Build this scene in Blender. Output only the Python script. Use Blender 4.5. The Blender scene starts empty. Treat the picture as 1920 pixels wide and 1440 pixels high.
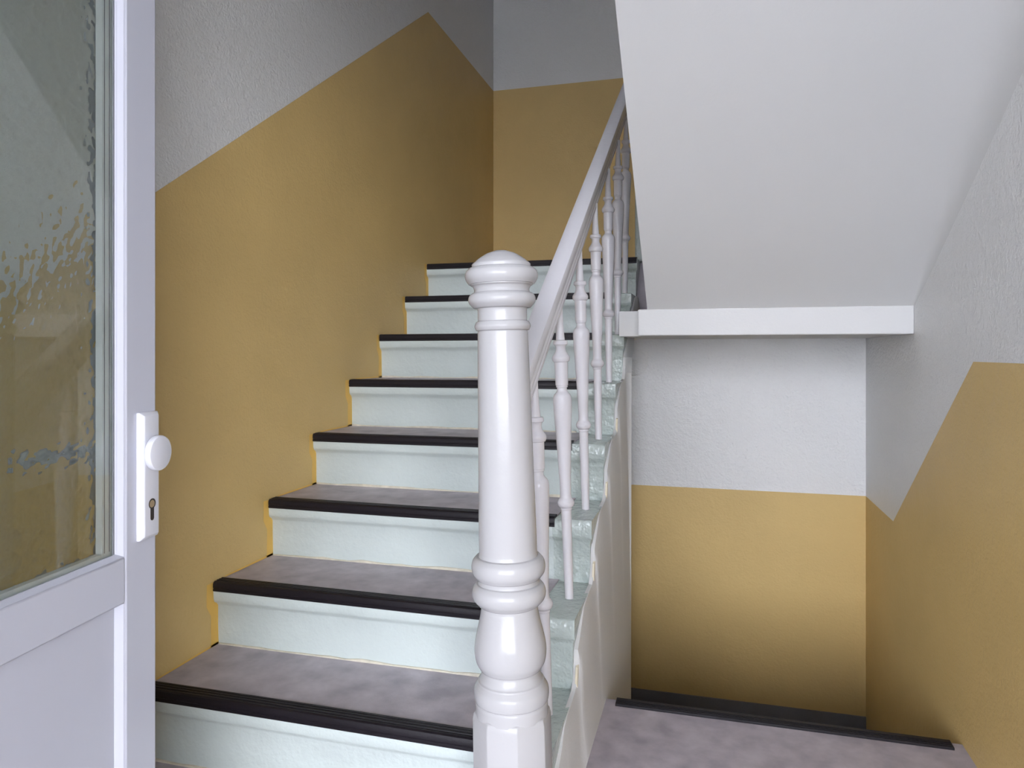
import bpy, bmesh, math, random
from mathutils import Vector, Matrix, noise
random.seed(7)
scene = bpy.context.scene
COL = scene.collection
R = math.radians

# ------------------------------------------------------------ camera
cam_data = bpy.data.cameras.new('camera')
cam = bpy.data.objects.new('camera', cam_data)
COL.objects.link(cam)
cam_data.sensor_width = 36.0
cam_data.lens = 36.0 * 1340 / 1920
cam_data.shift_y = -60 / 1920
cam_data.clip_start = 0.02
cam.location = (0, 0, 1.012)
cam.rotation_euler = (R(90), 0, R(15.4))
scene.camera = cam

# ------------------------------------------------------------ daylight: an even overcast sky
world = bpy.data.worlds.new('overcast_sky')
scene.world = world
world.use_nodes = True
bg = world.node_tree.nodes['Background']
bg.inputs['Color'].default_value = (0.87, 0.90, 1.0, 1)
bg.inputs['Strength'].default_value = 15.0

# the brightest part of the overcast sky, low on the right behind the camera
sun = bpy.data.lights.new('hazy_sun', 'SUN')
sun.energy = 1.6; sun.angle = R(35); sun.color = (1.0, 0.97, 0.93)
sun_o = bpy.data.objects.new('hazy_sun', sun)
COL.objects.link(sun_o)
sun_o.rotation_euler = Vector((-0.74, 1.0, -0.22)).to_track_quat('-Z', 'Y').to_euler()

def portal(name, loc, rot, sx, sy):
    l = bpy.data.lights.new(name, 'AREA')
    l.shape = 'RECTANGLE'; l.size = sx; l.size_y = sy
    l.cycles.is_portal = True
    o = bpy.data.objects.new(name, l)
    o.location = loc; o.rotation_euler = rot
    COL.objects.link(o)
    return o
portal('doorway_portal', (1.2, -6.15, 1.75), (R(90), 0, R(180)), 9.6, 3.5)
portal('fill_opening_portal', (-1.05, -0.16, 4.15), (R(90), 0, R(180)), 0.5, 1.3)  # samples the sky through the opening added for fill light upstairs

scene.view_settings.view_transform = 'Standard'
scene.view_settings.look = 'None'
scene.view_settings.gamma = 1.0
scene.view_settings.use_curve_mapping = False
scene.view_settings.exposure = 0.07

# ------------------------------------------------------------ dimensions
H = 0.18                     # riser height
def NY(i): return 1.716 + (i - 2) * 0.263      # front of nosing i
def NZ(i): return H * i
XL, XR = -1.345, 0.63
YB = 4.43                    # back wall of the landing
YP = 3.26                    # back wall of the passage down
XS = -0.315                  # open ends of the steps

# ------------------------------------------------------------ helpers
def s2l(c):
    f = lambda v: v / 12.92 if v <= 0.04045 else ((v + 0.055) / 1.055) ** 2.4
    return tuple(f(v / 255.0) for v in c) + (1,)

def tag(o, label=None, cat=None, group=None, kind=None):
    if label: o['label'] = label
    if cat: o['category'] = cat
    if group: o['group'] = group
    if kind: o['kind'] = kind
    return o

def link(name, me, mats=None, parent=None, smooth=None):
    o = bpy.data.objects.new(name, me)
    COL.objects.link(o)
    if mats:
        for m in (mats if isinstance(mats, (list, tuple)) else [mats]):
            me.materials.append(m)
    if parent: o.parent = parent
    if smooth is not None:
        for p in me.polygons: p.use_smooth = True
        me.set_sharp_from_angle(angle=R(smooth))
    return o

def empty(name, loc=(0, 0, 0), rz=0):
    o = bpy.data.objects.new(name, None)
    o.empty_display_size = 0.1
    COL.objects.link(o)
    o.location = loc; o.rotation_euler = (0, 0, rz)
    return o

def mesh(name, verts, faces, mi=None):
    me = bpy.data.meshes.new(name)
    me.from_pydata([tuple(v) for v in verts], [], faces)
    if mi:
        for p, k in zip(me.polygons, mi): p.material_index = k
    me.update()
    return me

def fix_normals(me):
    bm = bmesh.new(); bm.from_mesh(me)
    bmesh.ops.recalc_face_normals(bm, faces=bm.faces)
    bm.to_mesh(me); bm.free()

class MB:
    def __init__(self): self.v = []; self.f = []; self.m = []
    def add(self, vs, fs, k=0):
        b = len(self.v)
        self.v += [tuple(v) for v in vs]
        self.f += [tuple(b + i for i in f) for f in fs]
        self.m += [k] * len(fs)
        return self
    def box(self, a, b, k=0):
        (x0, y0, z0), (x1, y1, z1) = a, b
        vs = [(x0,y0,z0),(x1,y0,z0),(x1,y1,z0),(x0,y1,z0),(x0,y0,z1),(x1,y0,z1),(x1,y1,z1),(x0,y1,z1)]
        return self.add(vs, [(0,3,2,1),(4,5,6,7),(0,1,5,4),(1,2,6,5),(2,3,7,6),(3,0,4,7)], k)
    def prism(self, pts, fn, a, b, k=0):
        # pts: 2d outline, fn(p, t) -> 3d point, swept from t=a to t=b
        n = len(pts)
        vs = [fn(p, a) for p in pts] + [fn(p, b) for p in pts]
        fs = [tuple(range(n)), tuple(range(2*n-1, n-1, -1))]
        fs += [(i, i+n, (i+1) % n + n, (i+1) % n) for i in range(n)]
        return self.add(vs, fs, k)
    def lathe(self, prof, n=40, ax=(0, 0), k=0, tilt=None):
        # prof: (r, z) upwards, closed at both ends
        vs, fs = [], []
        for r, z in prof:
            for j in range(n):
                a = 2 * math.pi * j / n
                vs.append((ax[0] + r * math.cos(a), ax[1] + r * math.sin(a), z))
        m = len(prof)
        for i in range(m - 1):
            for j in range(n):
                j2 = (j + 1) % n
                fs.append((i*n+j, i*n+j2, (i+1)*n+j2, (i+1)*n+j))
        fs.append(tuple(range(n-1, -1, -1)))
        fs.append(tuple(range((m-1)*n, m*n)))
        return self.add(vs, fs, k)
    def build(self, name, mats, parent=None, smooth=None, bevel=None, seg=2):
        me = mesh(name, self.v, self.f, self.m)
        fix_normals(me)
        o = link(name, me, mats, parent, smooth)
        if bevel:
            b = o.modifiers.new('bevel', 'BEVEL'); b.width = bevel; b.segments = seg; b.limit_method = 'ANGLE'; b.angle_limit = R(40)
            for p in me.polygons: p.use_smooth = True
            me.set_sharp_from_angle(angle=R(50))
        return o

def smooth_prof(keys, steps=5):
    """keys (z, r, sharp) -> dense Catmull-Rom profile, breaking at sharp keys"""
    out = []
    n = len(keys)
    for i in range(n - 1):
        z0, r0, s0 = keys[i]; z1, r1, s1 = keys[i+1]
        pm = keys[i-1] if i > 0 and not s0 else (2*z0 - z1, 2*r0 - r1, 0)
        pn = keys[i+2] if i + 2 < n and not s1 else (2*z1 - z0, 2*r1 - r0, 0)
        for q in range(steps):
            t = q / steps
            h = lambda a, b, c, d: 0.5 * ((2*b) + (-a + c)*t + (2*a - 5*b + 4*c - d)*t*t + (-a + 3*b - 3*c + d)*t**3)
            zz = z0 + (z1 - z0) * t
            out.append((max(0.0005, h(pm[1], r0, r1, pn[1])), zz))
    out.append((keys[-1][1], keys[-1][0]))
    return out

# ------------------------------------------------------------ materials
def new_mat(name):
    m = bpy.data.materials.new(name); m.use_nodes = True
    nt = m.node_tree
    return m, nt, nt.nodes['Principled BSDF']

def paint(name, col, rough=0.6, bump=0.0, scale=60.0, detail=3.0, var=0.06, varscale=2.0, spec=0.4, col2=None, mapping=None, bump2=None, coat=0.0):
    m, nt, p = new_mat(name)
    N, L = nt.nodes, nt.links
    tc = N.new('ShaderNodeTexCoord')
    vec = tc.outputs['Object']
    if mapping:
        mp = N.new('ShaderNodeMapping'); mp.inputs['Scale'].default_value = mapping
        L.new(vec, mp.inputs['Vector']); vec = mp.outputs['Vector']
    nz = N.new('ShaderNodeTexNoise'); nz.inputs['Scale'].default_value = varscale; nz.inputs['Detail'].default_value = 6
    L.new(tc.outputs['Object'], nz.inputs['Vector'])
    c = s2l(col)
    ramp = N.new('ShaderNodeValToRGB')
    ramp.color_ramp.elements[0].position = 0.3; ramp.color_ramp.elements[1].position = 0.72
    lo = s2l(col2) if col2 else tuple(v * (1 - var) for v in c[:3]) + (1,)
    ramp.color_ramp.elements[0].color = lo
    ramp.color_ramp.elements[1].color = c if col2 else tuple(min(1, v * (1 + var)) for v in c[:3]) + (1,)
    L.new(nz.outputs['Fac'], ramp.inputs['Fac'])
    L.new(ramp.outputs['Color'], p.inputs['Base Color'])
    p.inputs['Roughness'].default_value = rough
    p.inputs['Specular IOR Level'].default_value = spec
    if coat: p.inputs['Coat Weight'].default_value = coat; p.inputs['Coat Roughness'].default_value = 0.12
    last = None
    for (st, sc, dt, dist) in [(bump, scale, detail, 0.004)] + (bump2 or []):
        if st <= 0: continue
        b = N.new('ShaderNodeTexNoise'); b.inputs['Scale'].default_value = sc; b.inputs['Detail'].default_value = dt
        b.inputs['Roughness'].default_value = 0.55
        L.new(vec, b.inputs['Vector'])
        bp = N.new('ShaderNodeBump'); bp.inputs['Strength'].default_value = st; bp.inputs['Distance'].default_value = dist
        L.new(b.outputs['Fac'], bp.inputs['Height'])
        if last: L.new(last.outputs['Normal'], bp.inputs['Normal'])
        last = bp
    if last: L.new(last.outputs['Normal'], p.inputs['Normal'])
    return m

M = {}
M['wall_white'] = paint('plaster_white', (222, 222, 221), 0.42, 0.8, 110, 4, 0.02, 1.5, 0.45, bump2=[(0.6, 28, 3, 0.006)])
M['mustard'] = paint('dado_mustard', (209, 180, 120), 0.5, 0.4, 110, 4, 0.045, 3.0, 0.3, bump2=[(0.25, 28, 3, 0.006)])
M['ceil_white'] = paint('soffit_white', (212, 212, 211), 0.75, 0.12, 120, 3, 0.02, 1.5, 0.2)
M['edge_yellow'] = paint('paint_cut_line', (226, 184, 92), 0.45, 0.2, 80, 3, 0.06, 8, 0.4)
M['step_paint'] = paint('step_paint', (194, 204, 202), 0.34, 0.35, 70, 4, 0.05, 5.0, 0.5, bump2=[(0.3, 18, 4, 0.01)])
M['step_end'] = paint('step_end_paint', (182, 193, 189), 0.22, 0.75, 75, 2, 0.07, 9.0, 0.6, bump2=[(0.55, 35, 2, 0.012)])
M['lino'] = paint('lino', (194, 186, 193), 0.5, 0.1, 200, 4, 0.1, 15.0, 0.4, col2=(158, 151, 159))
M['rubber'] = paint('rubber', (24, 20, 26), 0.45, 0.15, 150, 2, 0.15, 6.0, 0.3)
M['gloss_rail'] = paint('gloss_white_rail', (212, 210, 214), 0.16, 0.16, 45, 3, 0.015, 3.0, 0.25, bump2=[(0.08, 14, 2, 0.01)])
M['gloss'] = paint('gloss_white_dimmed', (172, 171, 172), 0.16, 0.16, 45, 3, 0.015, 3.0, 0.25, bump2=[(0.08, 14, 2, 0.01)])  # same white paint as the rail, darkened to offset stronger light on the newel
M['door_white'] = paint('door_white', (188, 190, 202), 0.3, 0.03, 60, 2, 0.012, 3.0, 0.45)
M['hardware'] = paint('white_hardware', (208, 209, 217), 0.28, 0.0, 60, 2, 0.01, 3.0, 0.5)
M['plinth'] = paint('plinth_grey', (112, 112, 116), 0.55, 0.3, 60, 3, 0.1, 8.0, 0.3)
M['dark'] = paint('keyhole_dark', (45, 38, 34), 0.5, 0.0, 60, 2, 0.1, 8.0, 0.4)
M['brass'] = paint('lock_cylinder_metal', (150, 130, 100), 0.35, 0.0, 60, 2, 0.05, 8.0, 0.5)
M['spacer'] = paint('glazing_spacer', (232, 236, 236), 0.4, 0.0, 60, 2, 0.05, 8.0, 0.5)
M['seal'] = paint('glazing_seal', (120, 122, 128), 0.6, 0.0, 60, 2, 0.05, 8.0, 0.3)
M['pave'] = paint('outdoor_paving', (104, 103, 102), 0.8, 0.3, 30, 3, 0.1, 2.0, 0.3)
M['caulk'] = paint('caulk', (206, 200, 184), 0.6, 0.3, 90, 3, 0.12, 40, 0.3)
M['filler'] = paint('raw_filler', (226, 216, 192), 0.7, 0.5, 60, 4, 0.08, 20, 0.2)

def glass(name, tint, bump, scale):
    m, nt, p = new_mat(name)
    N, L = nt.nodes, nt.links
    p.inputs['Base Color'].default_value = s2l(tint)
    p.inputs['Roughness'].default_value = 0.0
    p.inputs['Transmission Weight'].default_value = 1.0
    p.inputs['IOR'].default_value = 1.45
    if bump:
        tc = N.new('ShaderNodeTexCoord')
        b = N.new('ShaderNodeTexNoise'); b.inputs['Scale'].default_value = scale; b.inputs['Detail'].default_value = 0.4
        L.new(tc.outputs['Object'], b.inputs['Vector'])
        bp = N.new('ShaderNodeBump'); bp.inputs['Strength'].default_value = bump; bp.inputs['Distance'].default_value = 0.004
        L.new(b.outputs['Fac'], bp.inputs['Height'])
        L.new(bp.outputs['Normal'], p.inputs['Normal'])
    return m
M['glass_clear'] = glass('glass_clear', (246, 250, 248), 0, 0)
M['glass_textured'] = glass('glass_textured', (238, 247, 243), 0, 0)

# ------------------------------------------------------------ the setting: walls, floors, ceilings
T = 0.2
def wall_x(name, x, out, zones, back, label):
    """wall in a plane of constant x; zones: [(yz outline, material index)]; out: +1/-1 side the masonry lies on"""
    mb = MB()
    for pts, k in zones:
        mb.add([(x, y, z) for y, z in pts], [tuple(range(len(pts)))], k)
    me = mesh(name, mb.v, mb.f, mb.m)
    b2 = MB()
    (y0, z0), (y1, z1) = back
    b2.box((min(x + out*0.001, x + out*T), y0, z0), (max(x + out*0.001, x + out*T), y1, z1))
    v = mb.v + b2.v; n = len(mb.v)
    f = mb.f + [tuple(n + i for i in q) for q in b2.f]
    bpy.data.meshes.remove(me)
    me = mesh(name, v, f, mb.m + b2.m)
    o = link(name, me, [M['wall_white'], M['mustard']])
    return tag(o, label, 'wall', kind='structure')

def wall_y(name, y, zones, back, label):
    mb = MB()
    for pts, k in zones:
        mb.add([(x, y, z) for x, z in pts], [tuple(range(len(pts)))], k)
    (x0, z0), (x1, z1) = back
    b2 = MB().box((x0, y + 0.001, z0), (x1, y + T, z1))
    n = len(mb.v)
    me = mesh(name, mb.v + b2.v, mb.f + [tuple(n + i for i in q) for q in b2.f], mb.m + b2.m)
    o = link(name, me, [M['wall_white'], M['mustard']])
    return tag(o, label, 'wall', kind='structure')

ZT = 5.2
DADO = 1.012 + 1.69
yk = 3.314
zl = DADO - 0.709 * (yk + 0.3)
wall_left = wall_x('wall_left', XL, -1,
    [([(-0.3, 0), (YB, 0), (YB, DADO), (yk, DADO), (-0.3 + 0.0, zl)], 1),
     ([(-0.3, zl), (yk, DADO), (YB, DADO), (YB, ZT), (-0.3, ZT)], 0)],
    ((-0.3, -0.7), (YB + T, ZT)), 'stair wall, white above a mustard dado that climbs with the steps')
wall_y('wall_back', YB,
    [([(XL, 0.9), (XR, 0.9), (XR, DADO), (XL, DADO)], 1), ([(XL, DADO), (XR, DADO), (XR, ZT), (XL, ZT)], 0)],
    ((XL, 0.9), (XR + T, ZT)), 'wall behind the upper landing, mustard below and grey white above')
zr = 1.012 - 0.024
zn = 1.012 - 0.60
wall_x('wall_right', XR, 1,
    [([(-0.3, -0.57), (YB, -0.57), (YB, zn), (2.80, zn), (2.005, zr), (-0.3, zr)], 1),
     ([(-0.3, zr), (2.005, zr), (2.80, zn), (YB, zn), (YB, ZT), (-0.3, ZT)], 0)],
    ((-0.3, -0.7), (YB + T, ZT)), 'white right wall with a mustard dado that drops in a notch')
wall_y('wall_passage', YP,
    [([(-0.62, -0.57), (XR, -0.57), (XR, zn), (-0.62, zn)], 1), ([(-0.62, zn), (XR, zn), (XR, 1.069), (-0.62, 1.069)], 0)],
    ((XL, -0.7), (XR, 1.069)), 'wall at the end of the low passage, white over mustard')

# front wall with the entrance doorway the daylight comes through, and an unseen opening added above it for fill light
mb = MB()
dx0, dx1, dz = -0.80, 0.56, 2.2
mb.box((XL - T, -0.3, 0), (dx0, -0.06, dz)); mb.box((dx1, -0.3, 0), (XR + T, -0.06, dz))
mb.box((XL - T, -0.3, dz), (XR + T, -0.06, 3.5))
mb.box((XL - T, -0.3, 3.5), (-1.3, -0.06, 4.8)); mb.box((-0.8, -0.3, 3.5), (XR + T, -0.06, 4.8))
mb.box((XL - T, -0.3, 4.8), (XR + T, -0.06, ZT))
tag(mb.build('wall_front', M['wall_white']), 'entrance wall with the open doorway behind the camera', 'wall', kind='structure')

tag(MB().box((XL - T, -0.3, ZT), (XR + T, YB + T, ZT + 0.15)).build('ceiling', M['ceil_white']),
    'white ceiling high above the stairwell', 'ceiling', kind='structure')
tag(MB().box((-9, -14, -0.4), (12, -0.3, -0.21)).build('ground', M['pave']), 'paving outside the entrance', 'ground', kind='structure')

# entrance vestibule behind the camera, open to the street; unseen, sized to steer the daylight
ex0, ex1, ey0, ez1 = -3.6, 6.0, -6.2, 3.5
mb = MB()
mb.box((ex0 - 0.2, ey0, -0.2), (ex0, -0.3, ez1 + 0.3)); mb.box((ex1, ey0, -0.2), (ex1 + 0.2, -0.3, ez1 + 0.3))
mb.box((ex0, ey0, ez1), (ex1, -0.3, ez1 + 0.3))
mb.box((ex0, -0.3, -0.2), (XL - T, -0.06, ez1 + 0.3)); mb.box((XR + T, -0.3, -0.2), (ex1 + 0.2, -0.06, ez1 + 0.3))
tag(mb.build('wall_vestibule', M['wall_white']), 'unseen walls and ceiling of the covered entrance, sized to steer the daylight', 'wall', kind='structure')
tag(MB().box((ex0, ey0, -0.2), (ex1, -0.3, 0.0)).build('floor_vestibule', M['pave']), 'covered entrance floor', 'floor', kind='structure')
# entrance hall floor, landing, lower floor
fl = MB().box((XL, -0.3, -0.7), (XR, 2.085, 0.0)).build('floor', M['lino'])
tag(fl, 'mottled grey brown lino floor of the entrance hall', 'floor', kind='structure')
tag(MB().box((XL, YP + T, 1.1), (XR, YB, NZ(8) - 0.001)).build('floor_landing', M['lino']), 'upper landing floor', 'floor', kind='structure')
tag(MB().box((XL, 2.085, -0.7), (XR, YP + T, -0.57)).build('floor_lower', M['plinth']), 'floor of the low passage', 'floor', kind='structure')
mb = MB()
mb.box((-0.62, YP - 0.008, -0.57), (XR, YP, -0.506))
tag(mb.build('baseboard_back', M['plinth']), 'dark grey painted plinth at the foot of the passage wall', 'baseboard', kind='structure')
# black strip on the edge of the floor over the steps down
mb = MB()
mb.prism([(2.048, 0.0), (2.048, 0.003), (2.05, 0.006), (2.088, 0.006), (2.094, 0.0), (2.094, -0.035), (2.086, -0.035), (2.086, 0.0)],
         lambda p, t: (t, p[0], p[1]), -0.258, 0.602)
mb.box((-0.255, 2.056, 0.006), (0.60, 2.058, 0.0075)); mb.box((-0.255, 2.064, 0.006), (0.60, 2.066, 0.0075)); mb.box((-0.255, 2.072, 0.006), (0.60, 2.074, 0.0075))
tag(mb.build('nosing_strip', M['rubber']), 'black rubber strip along the floor edge at the steps down', 'edge strip')

# passage ceiling slab with the beam edge, and the sloping underside of the upper flight
mb = MB()
mb.box((-0.24, 2.53, 1.069), (XR, 2.62, 1.161))
tag(mb.build('trim_1', M['ceil_white'], bevel=0.004), 'white beam edge over the low passage', 'beam', kind='structure')
mb = MB()
mb.box((-0.3155, 2.62, 1.069), (XR, YP + T, 1.16))
tag(mb.build('ceiling_passage', M['ceil_white']), 'flat white ceiling of the low passage', 'ceiling', kind='structure')
SL = 0.735
y_lo, y_hi = 2.60, -0.06
zs = lambda y: 1.161 + (2.53 - y) * SL
off = 0.03
prof = [(2.545, 1.161 + off), (y_hi, zs(y_hi) + off), (y_hi, zs(y_hi) + 0.35)]
yy = y_hi
while yy < 2.3:
    z_ = zs(yy) + 0.35
    yy2 = min(yy + 0.263, 2.545)
    prof += [(yy2, z_), (yy2, z_ - (yy2 - yy) * SL)]
    yy = yy2
flight = MB().prism(prof, lambda p, t: (t, p[0], p[1]), -0.207, XR)
# plastered underside in one sheet, running into the right wall with a hollow curve that widens upwards
NP = 18
vs, fs = [], []
nrm = Vector((0, -SL, -1)).normalized()          # downwards from the soffit
cy = [2.54 - (2.54 - y_hi) * k / 18 for k in range(19)]
for k, y in enumerate(cy):
    r = 0.004 + 0.42 * (k / 18.0) ** 0.8
    row = [Vector((-0.207, y, zs(y)))]
    for q in range(NP + 1):
        u_ = q / NP
        row.append(Vector((XR - r * (1 - u_) ** 2.3 + 0.0005, y, zs(y))) + nrm * r * u_ ** 2.3)
    row += [Vector((XR + 0.0005, y, zs(y) + off)), Vector((-0.207, y, zs(y) + off))]
    vs += [tuple(p_) for p_ in row]
m_ = NP + 4
for k in range(18):
    for q in range(m_):
        fs.append((k*m_+q, k*m_+(q+1) % m_, (k+1)*m_+(q+1) % m_, (k+1)*m_+q))
fs.append(tuple(range(m_))); fs.append(tuple(range(19*m_-1, 18*m_-1, -1)))
slope = MB().add(vs, fs).build('ceiling_slope', M['ceil_white'], smooth=40)
tag(slope, 'white sloping underside of the flight above, curving into the right wall', 'ceiling', kind='structure')
flight.build('upper_flight', M['ceil_white'], slope)
# first steps of the next flight, seen end-on beside the last baluster
mb = MB()
mb.prism([(3.40, NZ(8)), (3.40, NZ(8) + 0.36), (3.66, NZ(8) + 0.36), (3.66, NZ(8) + 0.18), (3.92, NZ(8) + 0.18), (3.92, NZ(8))],
         lambda p, t: (t, p[0], p[1]), -0.336, -0.21)
tag(mb.build('stringer_end', M['step_end'], bevel=0.008), 'pale green painted end of the next flight beside the top step', 'stair stringer', kind='structure')

# the plastered wall under the open side of the stairs, its top edge rough along the step ends
pts = [(1.415, 0.0)]
for i in range(1, 9):
    n, z, zb = NY(i), NZ(i), NZ(i-1)
    j = lambda s: random.uniform(-s, s)
    if i > 1:
        pts += [(n + 0.024 + j(.004), zb + 0.028 + j(.008)), (n + 0.033 + j(.004), zb + 0.055 + j(.006)), (n + 0.020 + j(.003), zb + 0.075)]
    else:
        pts += [(1.415, 0.06), (1.425, 0.09)]
    pts += [(n + 0.036 + j(.004), z - 0.088 + j(.004)), (n + 0.062 + j(.006), z - 0.068 + j(.004)), (n + 0.10 + j(.006), z - 0.045 + j(.006)),
            (n + 0.135 + j(.008), z - 0.014), (n + 0.165 + j(.01), z - 0.004), (n + 0.225 + j(.01), z + 0.002), (n + 0.263, z + 0.006 + j(.003))]
    if i == 7: break
pts += [(3.31, NZ(7) + 0.006)]
top = [pts[0]]
for y, z in pts[1:]:
    top.append((max(y, top[-1][0] + 0.003), z))
def wall_foot(y): return 0.0 if y < 2.09 else (-0.57 if y < 2.78 else 1.07)
vs, fs = [], []
for y, z in top:
    zb = min(wall_foot(y), z)
    z1, z2 = max(zb, z - 0.035), max(zb, z - 0.16)
    lean = lambda zz: -0.3125 + 0.024 * min(1, (z - zz) / 0.5)
    zm = max(zb, min(z2, 0.0))
    vs += [(-0.3235, y, z + 0.001), (-0.3135, y, z), (lean(z1) + 0.004 * (z1 < z), y, z1), (lean(z2) + 0.004, y, z2), (-0.2885, y, zm), (-0.2885, y, zb), (-0.3235, y, zb)]
for k in range(len(top) - 1):
    for q in range(7):
        fs.append((k*7+q, k*7+(q+1) % 7, (k+1)*7+(q+1) % 7, (k+1)*7+q))
fs.append(tuple(range(7))); fs.append(tuple(range(len(top)*7-1, len(top)*7-8, -1)))
ws = MB().add(vs, fs).build('wall_stair_side', M['ceil_white'], smooth=40)
tag(ws, 'plain white wall under the open ends of the steps', 'wall', kind='structure')
# crumbs of bare filler in the corners of the rough edge
for i in (2, 3, 4, 5):
    m2 = MB()
    n, zb = NY(i) + 0.02, NZ(i-1)
    out = [(n + random.uniform(-.008, .006), zb + 0.010), (n + 0.02, zb + 0.006), (n + 0.03, zb + 0.03), (n + 0.022, zb + 0.06), (n + 0.004, zb + 0.055), (n - 0.004, zb + 0.03)]
    m2.prism(out, lambda p, t: (t, p[0], p[1]), -0.3165, -0.3105)
    m2.build('filler_patch', M['filler'], ws)['label'] = 'bare cream filler in the rough edge'

# round blank cover on the passage wall, half behind the stair wall
mb = MB().lathe([(0.060, 0.0), (0.060, 0.003), (0.056, 0.006), (0.02, 0.008), (0.004, 0.008)], 40)
o = mb.build('wall_cover', M['wall_white'], smooth=40)
o.rotation_euler = (R(90), 0, 0); o.location = (-0.325, YP, 0.964)
tag(o, 'faint round white cover plate high on the passage wall', 'cover plate')

# ------------------------------------------------------------ staircase
stairs = empty('staircase', (XL, NY(1), 0))
tag(stairs, 'pale grey painted staircase with lino treads and black nosing strips along the mustard wall', 'staircase')
inv = Matrix.Translation(stairs.location).inverted()
def to_stairs(o):
    o.parent = stairs; o.matrix_parent_inverse = inv
    return o

def step_mesh(i):
    n, z, zb = NY(i), NZ(i), NZ(i-1)
    back = NY(i+1) + 0.06 if i < 8 else YP + T
    rows = [(0.0 + 0.13, z, 0), (0.004, z, 0), (0.0, z - 0.004, 0), (-0.001, z - 0.030, 0), (0.0, z - 0.045, 0), (0.004, z - 0.052, 0), (0.013, z - 0.057, 0.004),
            (0.019, z - 0.066, 0.007), (0.020, z - 0.12, 0.008), (0.021, zb + 0.02, 0.008), (0.022, zb - (0.0 if i == 1 else 0.004), 0.008)]
    rows = [(back - n, z, 0)] + rows
    xs = [XL + (XS - XL) * k / 46.0 for k in range(47)]
    vs, fs, mi = [], [], []
    for r, (dy, zz, inset) in enumerate(rows):
        for k, x in enumerate(xs):
            xx = x if k < 46 else XS - inset
            if k == 45: xx = x - inset * 0.6
            amp = 0.0012 + 0.0022 * max(0, min(1, (x + 0.75) / 0.4))
            q = Vector((x * 9, i * 3.1 + r * 0.35, zz * 9))
            d = noise.noise(q) * amp * (0 if r in (0,) else 1)
            dz = noise.noise(q + Vector((50, 0, 0))) * amp * (1.6 if 3 <= r <= 7 else 0)
            vs.append((xx, n + dy + d, zz + dz))
    nk = len(xs)
    for r in range(len(rows) - 1):
        for k in range(nk - 1):
            fs.append((r*nk+k, (r+1)*nk+k, (r+1)*nk+k+1, r*nk+k+1))
            mi.append(1 if xs[k] > -0.44 else 0)
    # open end: side face, then back and bottom
    side = [r*nk + nk-1 for r in range(len(rows))]
    b = len(vs)
    vs += [(XS - 0.02, back, zb), (XL, back, zb)]
    fs.append(tuple(side + [b])); mi.append(1)
    left = [r*nk for r in range(len(rows))][::-1]
    fs.append(tuple([b + 1] + left)); mi.append(0)
    return vs, fs, mi

for i in range(1, 9):
    vs, fs, mi = step_mesh(i)
    me = mesh('step', vs, fs, mi)
    fix_normals(me)
    st = to_stairs(link('step', me, [M['step_paint'], M['step_end']], smooth=50))
    n, z = NY(i), NZ(i)
    xe = -0.42 if i < 8 else XS - 0.002
    if i < 8:
        mb = MB()
        mb.prism([(XL + 0.002, n + 0.034), (xe, n + 0.034), (xe + 0.008, NY(i+1) + 0.022), (XL + 0.002, NY(i+1) + 0.022)],
                 lambda p, t: (p[0], p[1], t), z - 0.0005, z + 0.004)
        o = mb.build('tread_covering', M['lino'], st); o.matrix_parent_inverse = Matrix()
        o['label'] = 'mottled beige grey lino'
    mb = MB()
    cx = [XL + 0.004 + (-0.46 - XL) * k / 20.0 for k in range(21)]
    zc = NZ(i-1) + (0.004 if i > 1 else 0.0)
    vs, fs = [], []
    for x in cx:
        hgt = 0.0035 + random.uniform(-0.002, 0.004)
        vs += [(x, n + 0.016, zc), (x, n + 0.0175, zc + hgt), (x, n + 0.024, zc + hgt + 0.001), (x, n + 0.024, zc)]
    for k in range(20):
        for q in range(4): fs.append((k*4+q, k*4+(q+1) % 4, (k+1)*4+(q+1) % 4, (k+1)*4+q))
    mb.add(vs, fs).build('joint_line', M['caulk'], st)['label'] = 'stained cream sealant line at the foot of the riser'
    # rubber nosing: ribbed top, rounded front lip, shallow groove
    pr = [(0.038, 0.0), (0.038, 0.0045)]
    for q in range(3):
        y0 = 0.035 - q * 0.010
        pr += [(y0, 0.007), (y0 - 0.005, 0.007), (y0 - 0.0055, 0.0055), (y0 - 0.0095, 0.0055)]
    pr += [(0.001, 0.0065), (-0.004, 0.004), (-0.0065, -0.001), (-0.0065, -0.010), (-0.005, -0.012), (-0.005, -0.014), (-0.0065, -0.016),
           (-0.0065, -0.020), (-0.002, -0.022), (0.004, -0.02), (0.006, 0.0)]
    mb = MB()
    sag = lambda x: 0.0015 * math.sin((x - XL) * 3.0 + i)
    xs = [XL + 0.003 + (xe - XL - 0.003) * k / 14.0 for k in range(15)]
    vs, fs = [], []
    m_ = len(pr)
    for x in xs:
        for (py, pz) in pr: vs.append((x, n + py + sag(x), z + pz + sag(x) * 0.6))
    for k in range(14):
        for q in range(m_):
            q2 = (q + 1) % m_
            fs.append((k*m_+q, k*m_+q2, (k+1)*m_+q2, (k+1)*m_+q))
    fs.append(tuple(range(m_))); fs.append(tuple(range(15*m_-1, 14*m_-1, -1)))
    mb.add(vs, fs)
    mb.build('nosing_strip', M['rubber'], st, smooth=35)['label'] = 'black ribbed rubber nosing strip'

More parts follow.
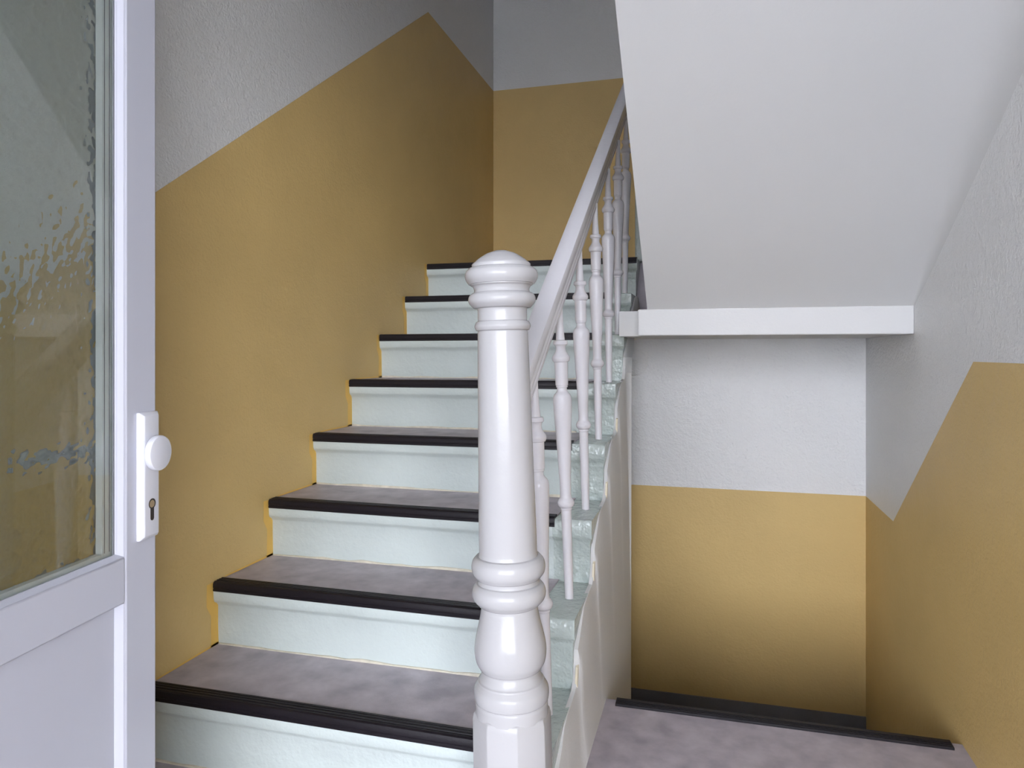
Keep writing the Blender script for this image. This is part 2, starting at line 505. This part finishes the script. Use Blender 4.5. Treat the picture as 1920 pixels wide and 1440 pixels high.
# bright yellow cutting-in line on the wall beside each riser
mb = MB()
for i in range(1, 9):
    n, z, zb = NY(i), NZ(i), NZ(i-1)
    w = 0.017 + random.uniform(-0.003, 0.004)
    zs_ = [zb + (z + 0.004 - zb) * k / 6 for k in range(7)]
    vs = [(XL + 0.0012, n - (0.010 if k > 3 else -0.008) - w - 0.002 * random.random(), zz) for k, zz in enumerate(zs_)] + [(XL + 0.0012, n + 0.04, zz) for zz in zs_[::-1]]
    mb.add(vs, [tuple(range(len(vs)))])
    yb = NY(i+1)
    if i < 8:
        mb.add([(XL + 0.0012, n + 0.05, z + 0.003), (XL + 0.0012, yb + 0.02, z + 0.003), (XL + 0.0012, yb + 0.02, z + 0.010), (XL + 0.0012, n + 0.05, z + 0.008)], [(0, 1, 2, 3)])
pe = mb.build('paint_edge', M['edge_yellow'], wall_left)
pe['label'] = 'brighter yellow brushed edge along the steps'

# ------------------------------------------------------------ balustrade
BX, BY0 = -0.357, 1.325
LEAN = -0.030 / 1.19
rail_root = empty('stair_railing', (BX, BY0, 0))
tag(rail_root, 'white gloss stair railing with turned newel post, sloping handrail and turned balusters', 'railing')
def on_rail(o):
    o.location = Vector(o.location) - rail_root.location
    o.parent = rail_root
    return o
K = 1.373 / 1340
def zpx(y): return 1.012 + (660 - y) * K
newel = bpy.data.objects.new('newel_post', None)   # replaced below by the shaft mesh
# shaft
keys = [(1334, 68, 1), (1311, 68, 1), (1309, 66.5, 1), (1307, 69, 0), (1297, 70.5, 0), (1286, 69.5, 0), (1276, 64, 0), (1272, 62, 1), (1270, 59.5, 1), (1262, 56, 0), (1255, 54, 0), (1252, 54.5, 1), (1250, 58, 0),
        (1238, 64.5, 0), (1222, 67.5, 0), (1205, 67, 0), (1185, 63, 0), (1160, 57, 0), (1140, 53.5, 0), (1134, 53, 1), (1132, 57, 0), (1122, 66, 0), (1110, 69.5, 0), (1099, 67, 0), (1092, 61, 1), (1091, 58, 1),
        (1088, 57, 0), (1083.5, 57, 1), (1082, 60.5, 0), (1072, 67.5, 0), (1060, 69.5, 0), (1049, 67, 0), (1042, 61, 1), (1041, 56, 1), (1034, 54.5, 0), (1000, 54.3, 0), (900, 52.5, 0), (760, 50, 0), (622, 47.5, 1)]
prof = smooth_prof([(zpx(y), r * K, s) for y, r, s in keys], 4)
n_me = MB().lathe(prof, 56)
bpy.data.objects.remove(newel)
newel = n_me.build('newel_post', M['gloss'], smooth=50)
newel.location = (BX, BY0, 0)
newel.rotation_euler = (0, LEAN, 0)
on_rail(newel)
# octagonal foot
ro = 0.0715 / math.cos(R(22.5)) * 0.985
def octo(r): return [(r * math.cos(R(22.5 + 45*k)), r * math.sin(R(22.5 + 45*k))) for k in range(8)]
mb = MB()
zt = zpx(1330)
vs = []
rings = [(ro * 1.02, 0.0), (ro * 1.0, zt - 0.012), (ro * 0.97, zt - 0.002), (ro * 0.93, zt + 0.002)]
for r, z in rings: vs += [(x, y, z) for x, y in octo(r)]
fs = [tuple(range(7, -1, -1)), tuple(range(24, 32))]
for a in range(3):
    for k in range(8):
        fs.append((a*8+k, a*8+(k+1) % 8, (a+1)*8+(k+1) % 8, (a+1)*8+k))
mb.add(vs, fs)
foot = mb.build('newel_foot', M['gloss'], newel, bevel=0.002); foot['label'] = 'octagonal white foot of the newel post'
# cap
keys = [(624, 46, 1), (620, 46.5, 1), (619, 50, 0), (611, 53, 0), (603, 50, 0), (601, 46.5, 1), (582, 46.5, 0), (578, 47.5, 1), (577, 54, 0), (568, 62, 0), (560, 63.5, 0), (553, 61, 0), (549, 56, 1), (548, 53, 1), (543, 52, 0), (537, 54.5, 0), (534, 59, 1),
        (532.5, 59, 1), (532, 62.5, 0), (524, 67.5, 0), (516, 69, 0), (508, 67, 0), (502, 61, 0), (500.5, 55.5, 1), (495, 55.5, 1), (490, 50, 0), (482, 40, 0), (474, 27, 0), (469, 12, 0), (468, 1, 0)]
prof = smooth_prof([(zpx(y), r * K, s) for y, r, s in keys], 4)
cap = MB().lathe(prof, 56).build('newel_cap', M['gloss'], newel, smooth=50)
cap['label'] = 'domed and ringed white cap of the newel post'

# handrail
def railx(y): return -0.393 + (y - 1.38) * 0.0135
def under(y): return 1.15 + 0.684 * (y - 1.877)
tilt = math.atan(0.684)
half = [(0.0, 0.0), (0.014, 0.0), (0.018, 0.003), (0.0195, 0.008), (0.0195, 0.016), (0.0165, 0.019), (0.0165, 0.024), (0.021, 0.029), (0.0235, 0.035), (0.0235, 0.041), (0.0205, 0.046), (0.0205, 0.050),
        (0.0245, 0.054), (0.0255, 0.060), (0.0255, 0.074), (0.023, 0.081), (0.015, 0.085), (0.0, 0.086)]
sec = half + [(-a, b) for a, b in half[-2:0:-1]]
def rail_pt(y, p):
    a, b = p
    return (railx(y) + a, y - b * math.sin(tilt), under(y) + b * math.cos(tilt))
ys = [1.375, 1.6, 2.0, 2.4, 2.8, 3.2, 3.62]
vs, fs = [], []
m_ = len(sec)
for y in ys: vs += [rail_pt(y, p) for p in sec]
for k in range(len(ys) - 1):
    for q in range(m_):
        fs.append((k*m_+q, k*m_+(q+1) % m_, (k+1)*m_+(q+1) % m_, (k+1)*m_+q))
fs.append(tuple(range(m_))); fs.append(tuple(range(len(ys)*m_-1, (len(ys)-1)*m_-1, -1)))
o = MB().add(vs, fs).build('handrail', M['gloss_rail'], smooth=35)
o.location = (0, 0, 0); on_rail(o)
o['label'] = 'sloping white moulded handrail'

# balusters
kb = 0.00142
def zb_(y): return (1117 - y) * kb * 0.995
bk = [(1119, 8.2, 1), (1095, 8.2, 0), (960, 9.6, 0), (951, 9.8, 1), (950, 10.8, 1), (947, 10.8, 1), (946, 11.5, 0), (943, 14.5, 0), (937, 16, 0), (931, 13.5, 0), (928, 11, 1), (920, 10.2, 0), (880, 11.5, 0), (800, 15, 0), (755, 17.2, 0), (742, 17.4, 0), (735, 15.2, 0), (730, 11, 0), (728, 9.6, 1),
      (722, 9.3, 1), (721, 10.8, 1), (718, 10.8, 1), (717, 11.8, 1), (690, 12.2, 0), (674, 12.6, 1), (673, 15, 1), (669, 16.6, 0), (664, 16.4, 0), (658, 12.5, 0), (652, 9.6, 0), (646, 9.4, 0), (642, 11, 1), (641, 13.2, 0), (637, 13.4, 0), (634, 12.6, 1), (633, 8.4, 1), (600, 6.6, 0), (560, 6.2, 0)]
prof = smooth_prof([(zb_(y), r * kb, s) for y, r, s in bk], 3)
top = prof[-1][1]
bal_me = None
for i in range(1, 8):
    y = NY(i) + 0.152 - 0.006 * (i - 2) / 3
    if bal_me is None:
        o = MB().lathe(prof, 24).build('baluster', M['gloss_rail'], smooth=40); bal_me = o.data
    else:
        o = bpy.data.objects.new('baluster', bal_me); COL.objects.link(o)
    hgt = under(y) - NZ(i)
    o.location = (BX, y, NZ(i))
    o.rotation_euler = (0, math.atan((railx(y) - BX) / hgt), R(17 * i))
    on_rail(o)

# ------------------------------------------------------------ entrance door leaf, standing open
W, TD = 0.95, 0.062
dirx, diry = -0.1274, 0.9919
ex, ey = -0.894, 0.998
hx, hy = ex - W * dirx, ey - W * diry
door = empty('door_1', (hx, hy, 0), math.atan2(diry, dirx))
tag(door, 'white entrance door standing open with rippled glass above a solid panel', 'door', kind='structure')
FX = W - 0.077      # inner edge of the latch stile face
BXi = FX - 0.010     # foot of the bead
RZ0, RZ1 = 0.617, 0.690
ZTOP = 2.08
def dbuild(mb, name, mat, bevel=None, smooth=None, parent=None, label=None):
    o = mb.build(name, mat, parent or door, smooth=smooth, bevel=bevel)
    if label: o['label'] = label
    return o
dbuild(MB().box((FX, 0, 0.01), (W, TD, ZTOP)), 'latch_stile', M['door_white'], bevel=0.004)
dbuild(MB().box((0, 0, 0.01), (0.09, TD, ZTOP)), 'hinge_stile', M['door_white'], bevel=0.004)
dbuild(MB().box((0.09, 0, RZ0), (FX, TD, RZ1)), 'middle_rail', M['door_white'], bevel=0.003)
dbuild(MB().box((0.09, 0, 0.01), (FX, TD, 0.14)), 'bottom_rail', M['door_white'], bevel=0.003)
dbuild(MB().box((0.09, 0, ZTOP - 0.1), (FX, TD, ZTOP)), 'top_rail', M['door_white'], bevel=0.003)
dbuild(MB().box((0.09, 0.012, 0.14), (FX, 0.045, RZ0)), 'lower_panel', M['door_white'])
# sloped glazing beads
bd = lambda pts, fn, a, b: MB().prism(pts, fn, a, b)
zg0, zg1 = RZ1, ZTOP - 0.1
dbuild(bd([(FX, 0.001), (FX, 0.0118), (BXi, 0.0118), (BXi, 0.0095), (BXi + 0.002, 0.008), (FX - 0.002, 0.002)], lambda p, t: (p[0], p[1], t), zg0, zg1), 'glazing_bead', M['door_white'])
dbuild(bd([(FX, 0.001), (FX, 0.0118), (BXi, 0.0118), (BXi, 0.0105), (FX - 0.002, 0.002)], lambda p, t: (p[0], p[1], t), 0.14, RZ0), 'panel_bead', M['door_white'])
dbuild(bd([(RZ1, 0.001), (RZ1, 0.0118), (RZ1 + 0.006, 0.0118), (RZ1 + 0.006, 0.0095), (RZ1 + 0.001, 0.002)], lambda p, t: (t, p[1], p[0]), 0.09, FX - 0.001), 'glazing_bead', M['door_white'])
dbuild(bd([(0.09, 0.001), (0.09, 0.0118), (0.10, 0.0118), (0.10, 0.0095), (0.092, 0.002)], lambda p, t: (p[0], p[1], t), zg0, zg1), 'glazing_bead', M['door_white'])
# seal, spacer bar and two panes
dbuild(MB().box((BXi - 0.003, 0.0112, zg0), (BXi + 0.002, 0.0122, zg1)), 'glazing_seal', M['seal'])
dbuild(MB().box((0.092, 0.0124, zg0 + 0.001), (FX - 0.001, 0.0164, zg1)), 'glass_pane', M['glass_clear'], label='clear pane of the door')
sx = BXi - 0.021
mb = MB().box((sx, 0.018, zg0 + 0.001), (FX - 0.001, 0.029, zg1))
mb.box((sx + 0.004, 0.0176, zg0 + 0.012), (sx + 0.0055, 0.018, zg1), 1)
mb.box((sx + 0.0145, 0.0176, zg0 + 0.012), (sx + 0.016, 0.018, zg1), 1)
dbuild(mb, 'spacer_bar', [M['spacer'], M['seal']])
dbuild(MB().box((0.092, 0.018, zg0 + 0.001), (sx - 0.001, 0.029, zg0 + 0.012)), 'spacer_bar', M['spacer'])
# rippled pane: a real pebbled surface on the side facing the gap, flat on the other
nx, nz = 252, 430
x0g, x1g, z0g, z1g = 0.093, FX - 0.002, zg0 + 0.002, zg1 - 0.001
vs, fs = [], []
for r in range(nz + 1):
    z = z0g + (z1g - z0g) * r / nz
    for k in range(nx + 1):
        x = x0g + (x1g - x0g) * k / nx
        h_ = noise.noise(Vector((x * 92, 3.7, z * 76))) + 0.7 * noise.noise(Vector((x * 190, 9.1, z * 160)))
        vs.append((x, 0.0315 - 0.0019 * h_, z))
nn = nx + 1
fs = [(r*nn+k, r*nn+k+1, (r+1)*nn+k+1, (r+1)*nn+k) for r in range(nz) for k in range(nx)]
b0 = len(vs)
vs += [(x0g, 0.0355, z0g), (x1g, 0.0355, z0g), (x1g, 0.0355, z1g), (x0g, 0.0355, z1g)]
fs.append((b0+3, b0+2, b0+1, b0))
fs.append(tuple([b0, b0+1] + [k for k in range(nx, -1, -1)]))
fs.append(tuple([b0+2, b0+3] + [nz*nn+k for k in range(0, nx + 1)]))
fs.append(tuple([b0+1, b0+2] + [r*nn+nx for r in range(nz, -1, -1)]))
fs.append(tuple([b0+3, b0] + [r*nn for r in range(0, nz + 1)]))
me = mesh('glass_pane', vs, fs)
gp = link('glass_pane', me, [M['glass_textured']], door, smooth=50)
gp['label'] = 'rippled privacy glass pane'
# handle plate, knob and keyhole
px0, px1, pz0, pz1 = W - 0.052, W - 0.005, 0.707, 0.914
mb = MB()
ins = [(0, 0), (0.0, -0.006), (0.006, -0.012)]
vs = []
for k, (d, y) in enumerate(ins):
    vs += [(px0 + d, y, pz0 + d), (px1 - d, y, pz0 + d), (px1 - d, y, pz1 - d), (px0 + d, y, pz1 - d)]
fs = [(0, 3, 2, 1), (8, 9, 10, 11)]
for a in range(2):
    for k in range(4): fs.append((a*4+k, a*4+(k+1) % 4, (a+1)*4+(k+1) % 4, (a+1)*4+k))
mb.add(vs, fs)
plate = dbuild(mb, 'handle_plate', M['hardware'], bevel=0.0012)
pcx = (px0 + px1) / 2
mb = MB().lathe([(0.012, 0.0), (0.012, 0.006), (0.022, 0.008), (0.0275, 0.010), (0.0285, 0.012), (0.0285, 0.0185), (0.0275, 0.0205), (0.0245, 0.0215), (0.002, 0.022)], 48)
kn = mb.build('door_knob', M['hardware'], door, smooth=32)
kn.rotation_euler = (R(90), 0, 0); kn.location = (pcx - 0.005, -0.011, 0.848)
# keyhole: dark profile opening with the cylinder inside
mb = MB()
pts = [(0.0085 * math.cos(a), 0.0085 * math.sin(a)) for a in [R(-60 + 300 * k / 18 + 0) for k in range(19)]]
pts = [(0.0085 * math.sin(a), 0.0085 * math.cos(a)) for a in [R(-150 + 300 * k / 18) for k in range(19)]]
pts += [(0.0042, -0.024), (0.003, -0.0265), (0.0, -0.0275), (-0.003, -0.0265), (-0.0042, -0.024)]
mb.prism(pts, lambda p, t: (pcx + p[0], t, 0.764 + p[1]), -0.0126, -0.006)
key = dbuild(mb, 'keyhole', M['dark'])
dbuild(MB().prism([(0.006 * math.cos(R(k * 20)), 0.006 * math.sin(R(k * 20))) for k in range(18)], lambda p, t: (pcx - 0.001 + p[0], t, 0.764 + p[1]), -0.0131, -0.008), 'lock_cylinder', M['brass'], parent=key)
# lever handle on the far face, seen through the glass
mb = MB().box((px0, TD, pz0), (px1, TD + 0.01, pz1))
lv = dbuild(mb, 'lever_plate', M['hardware'], bevel=0.002)
mb = MB()
path = [(pcx, TD + 0.008), (pcx, TD + 0.045), (pcx - 0.008, TD + 0.053), (pcx - 0.13, TD + 0.053)]
vs, fs = [], []
NR = 14
for k, (x, y) in enumerate(path):
    if k == 0: d = Vector((0, 1, 0))
    elif k == 3: d = Vector((-1, 0, 0))
    else: d = (Vector((path[k+1][0] - path[k-1][0], path[k+1][1] - path[k-1][1], 0))).normalized()
    u = Vector((0, 0, 1)); w = d.cross(u)
    for a in range(NR):
        an = 2 * math.pi * a / NR
        pnt = Vector((x, y, 0.848)) + 0.010 * (math.cos(an) * u + math.sin(an) * w)
        vs.append(tuple(pnt))
for k in range(3):
    for a in range(NR): fs.append((k*NR+a, k*NR+(a+1) % NR, (k+1)*NR+(a+1) % NR, (k+1)*NR+a))
fs.append(tuple(range(NR))); fs.append(tuple(range(4*NR-1, 3*NR-1, -1)))
dbuild(MB().add(vs, fs), 'lever_handle', M['hardware'], smooth=50)
# latch plate on the closing edge
dbuild(MB().box((W, 0.004, 0.66), (W + 0.0012, 0.026, 0.69)), 'latch_plate', M['brass'])
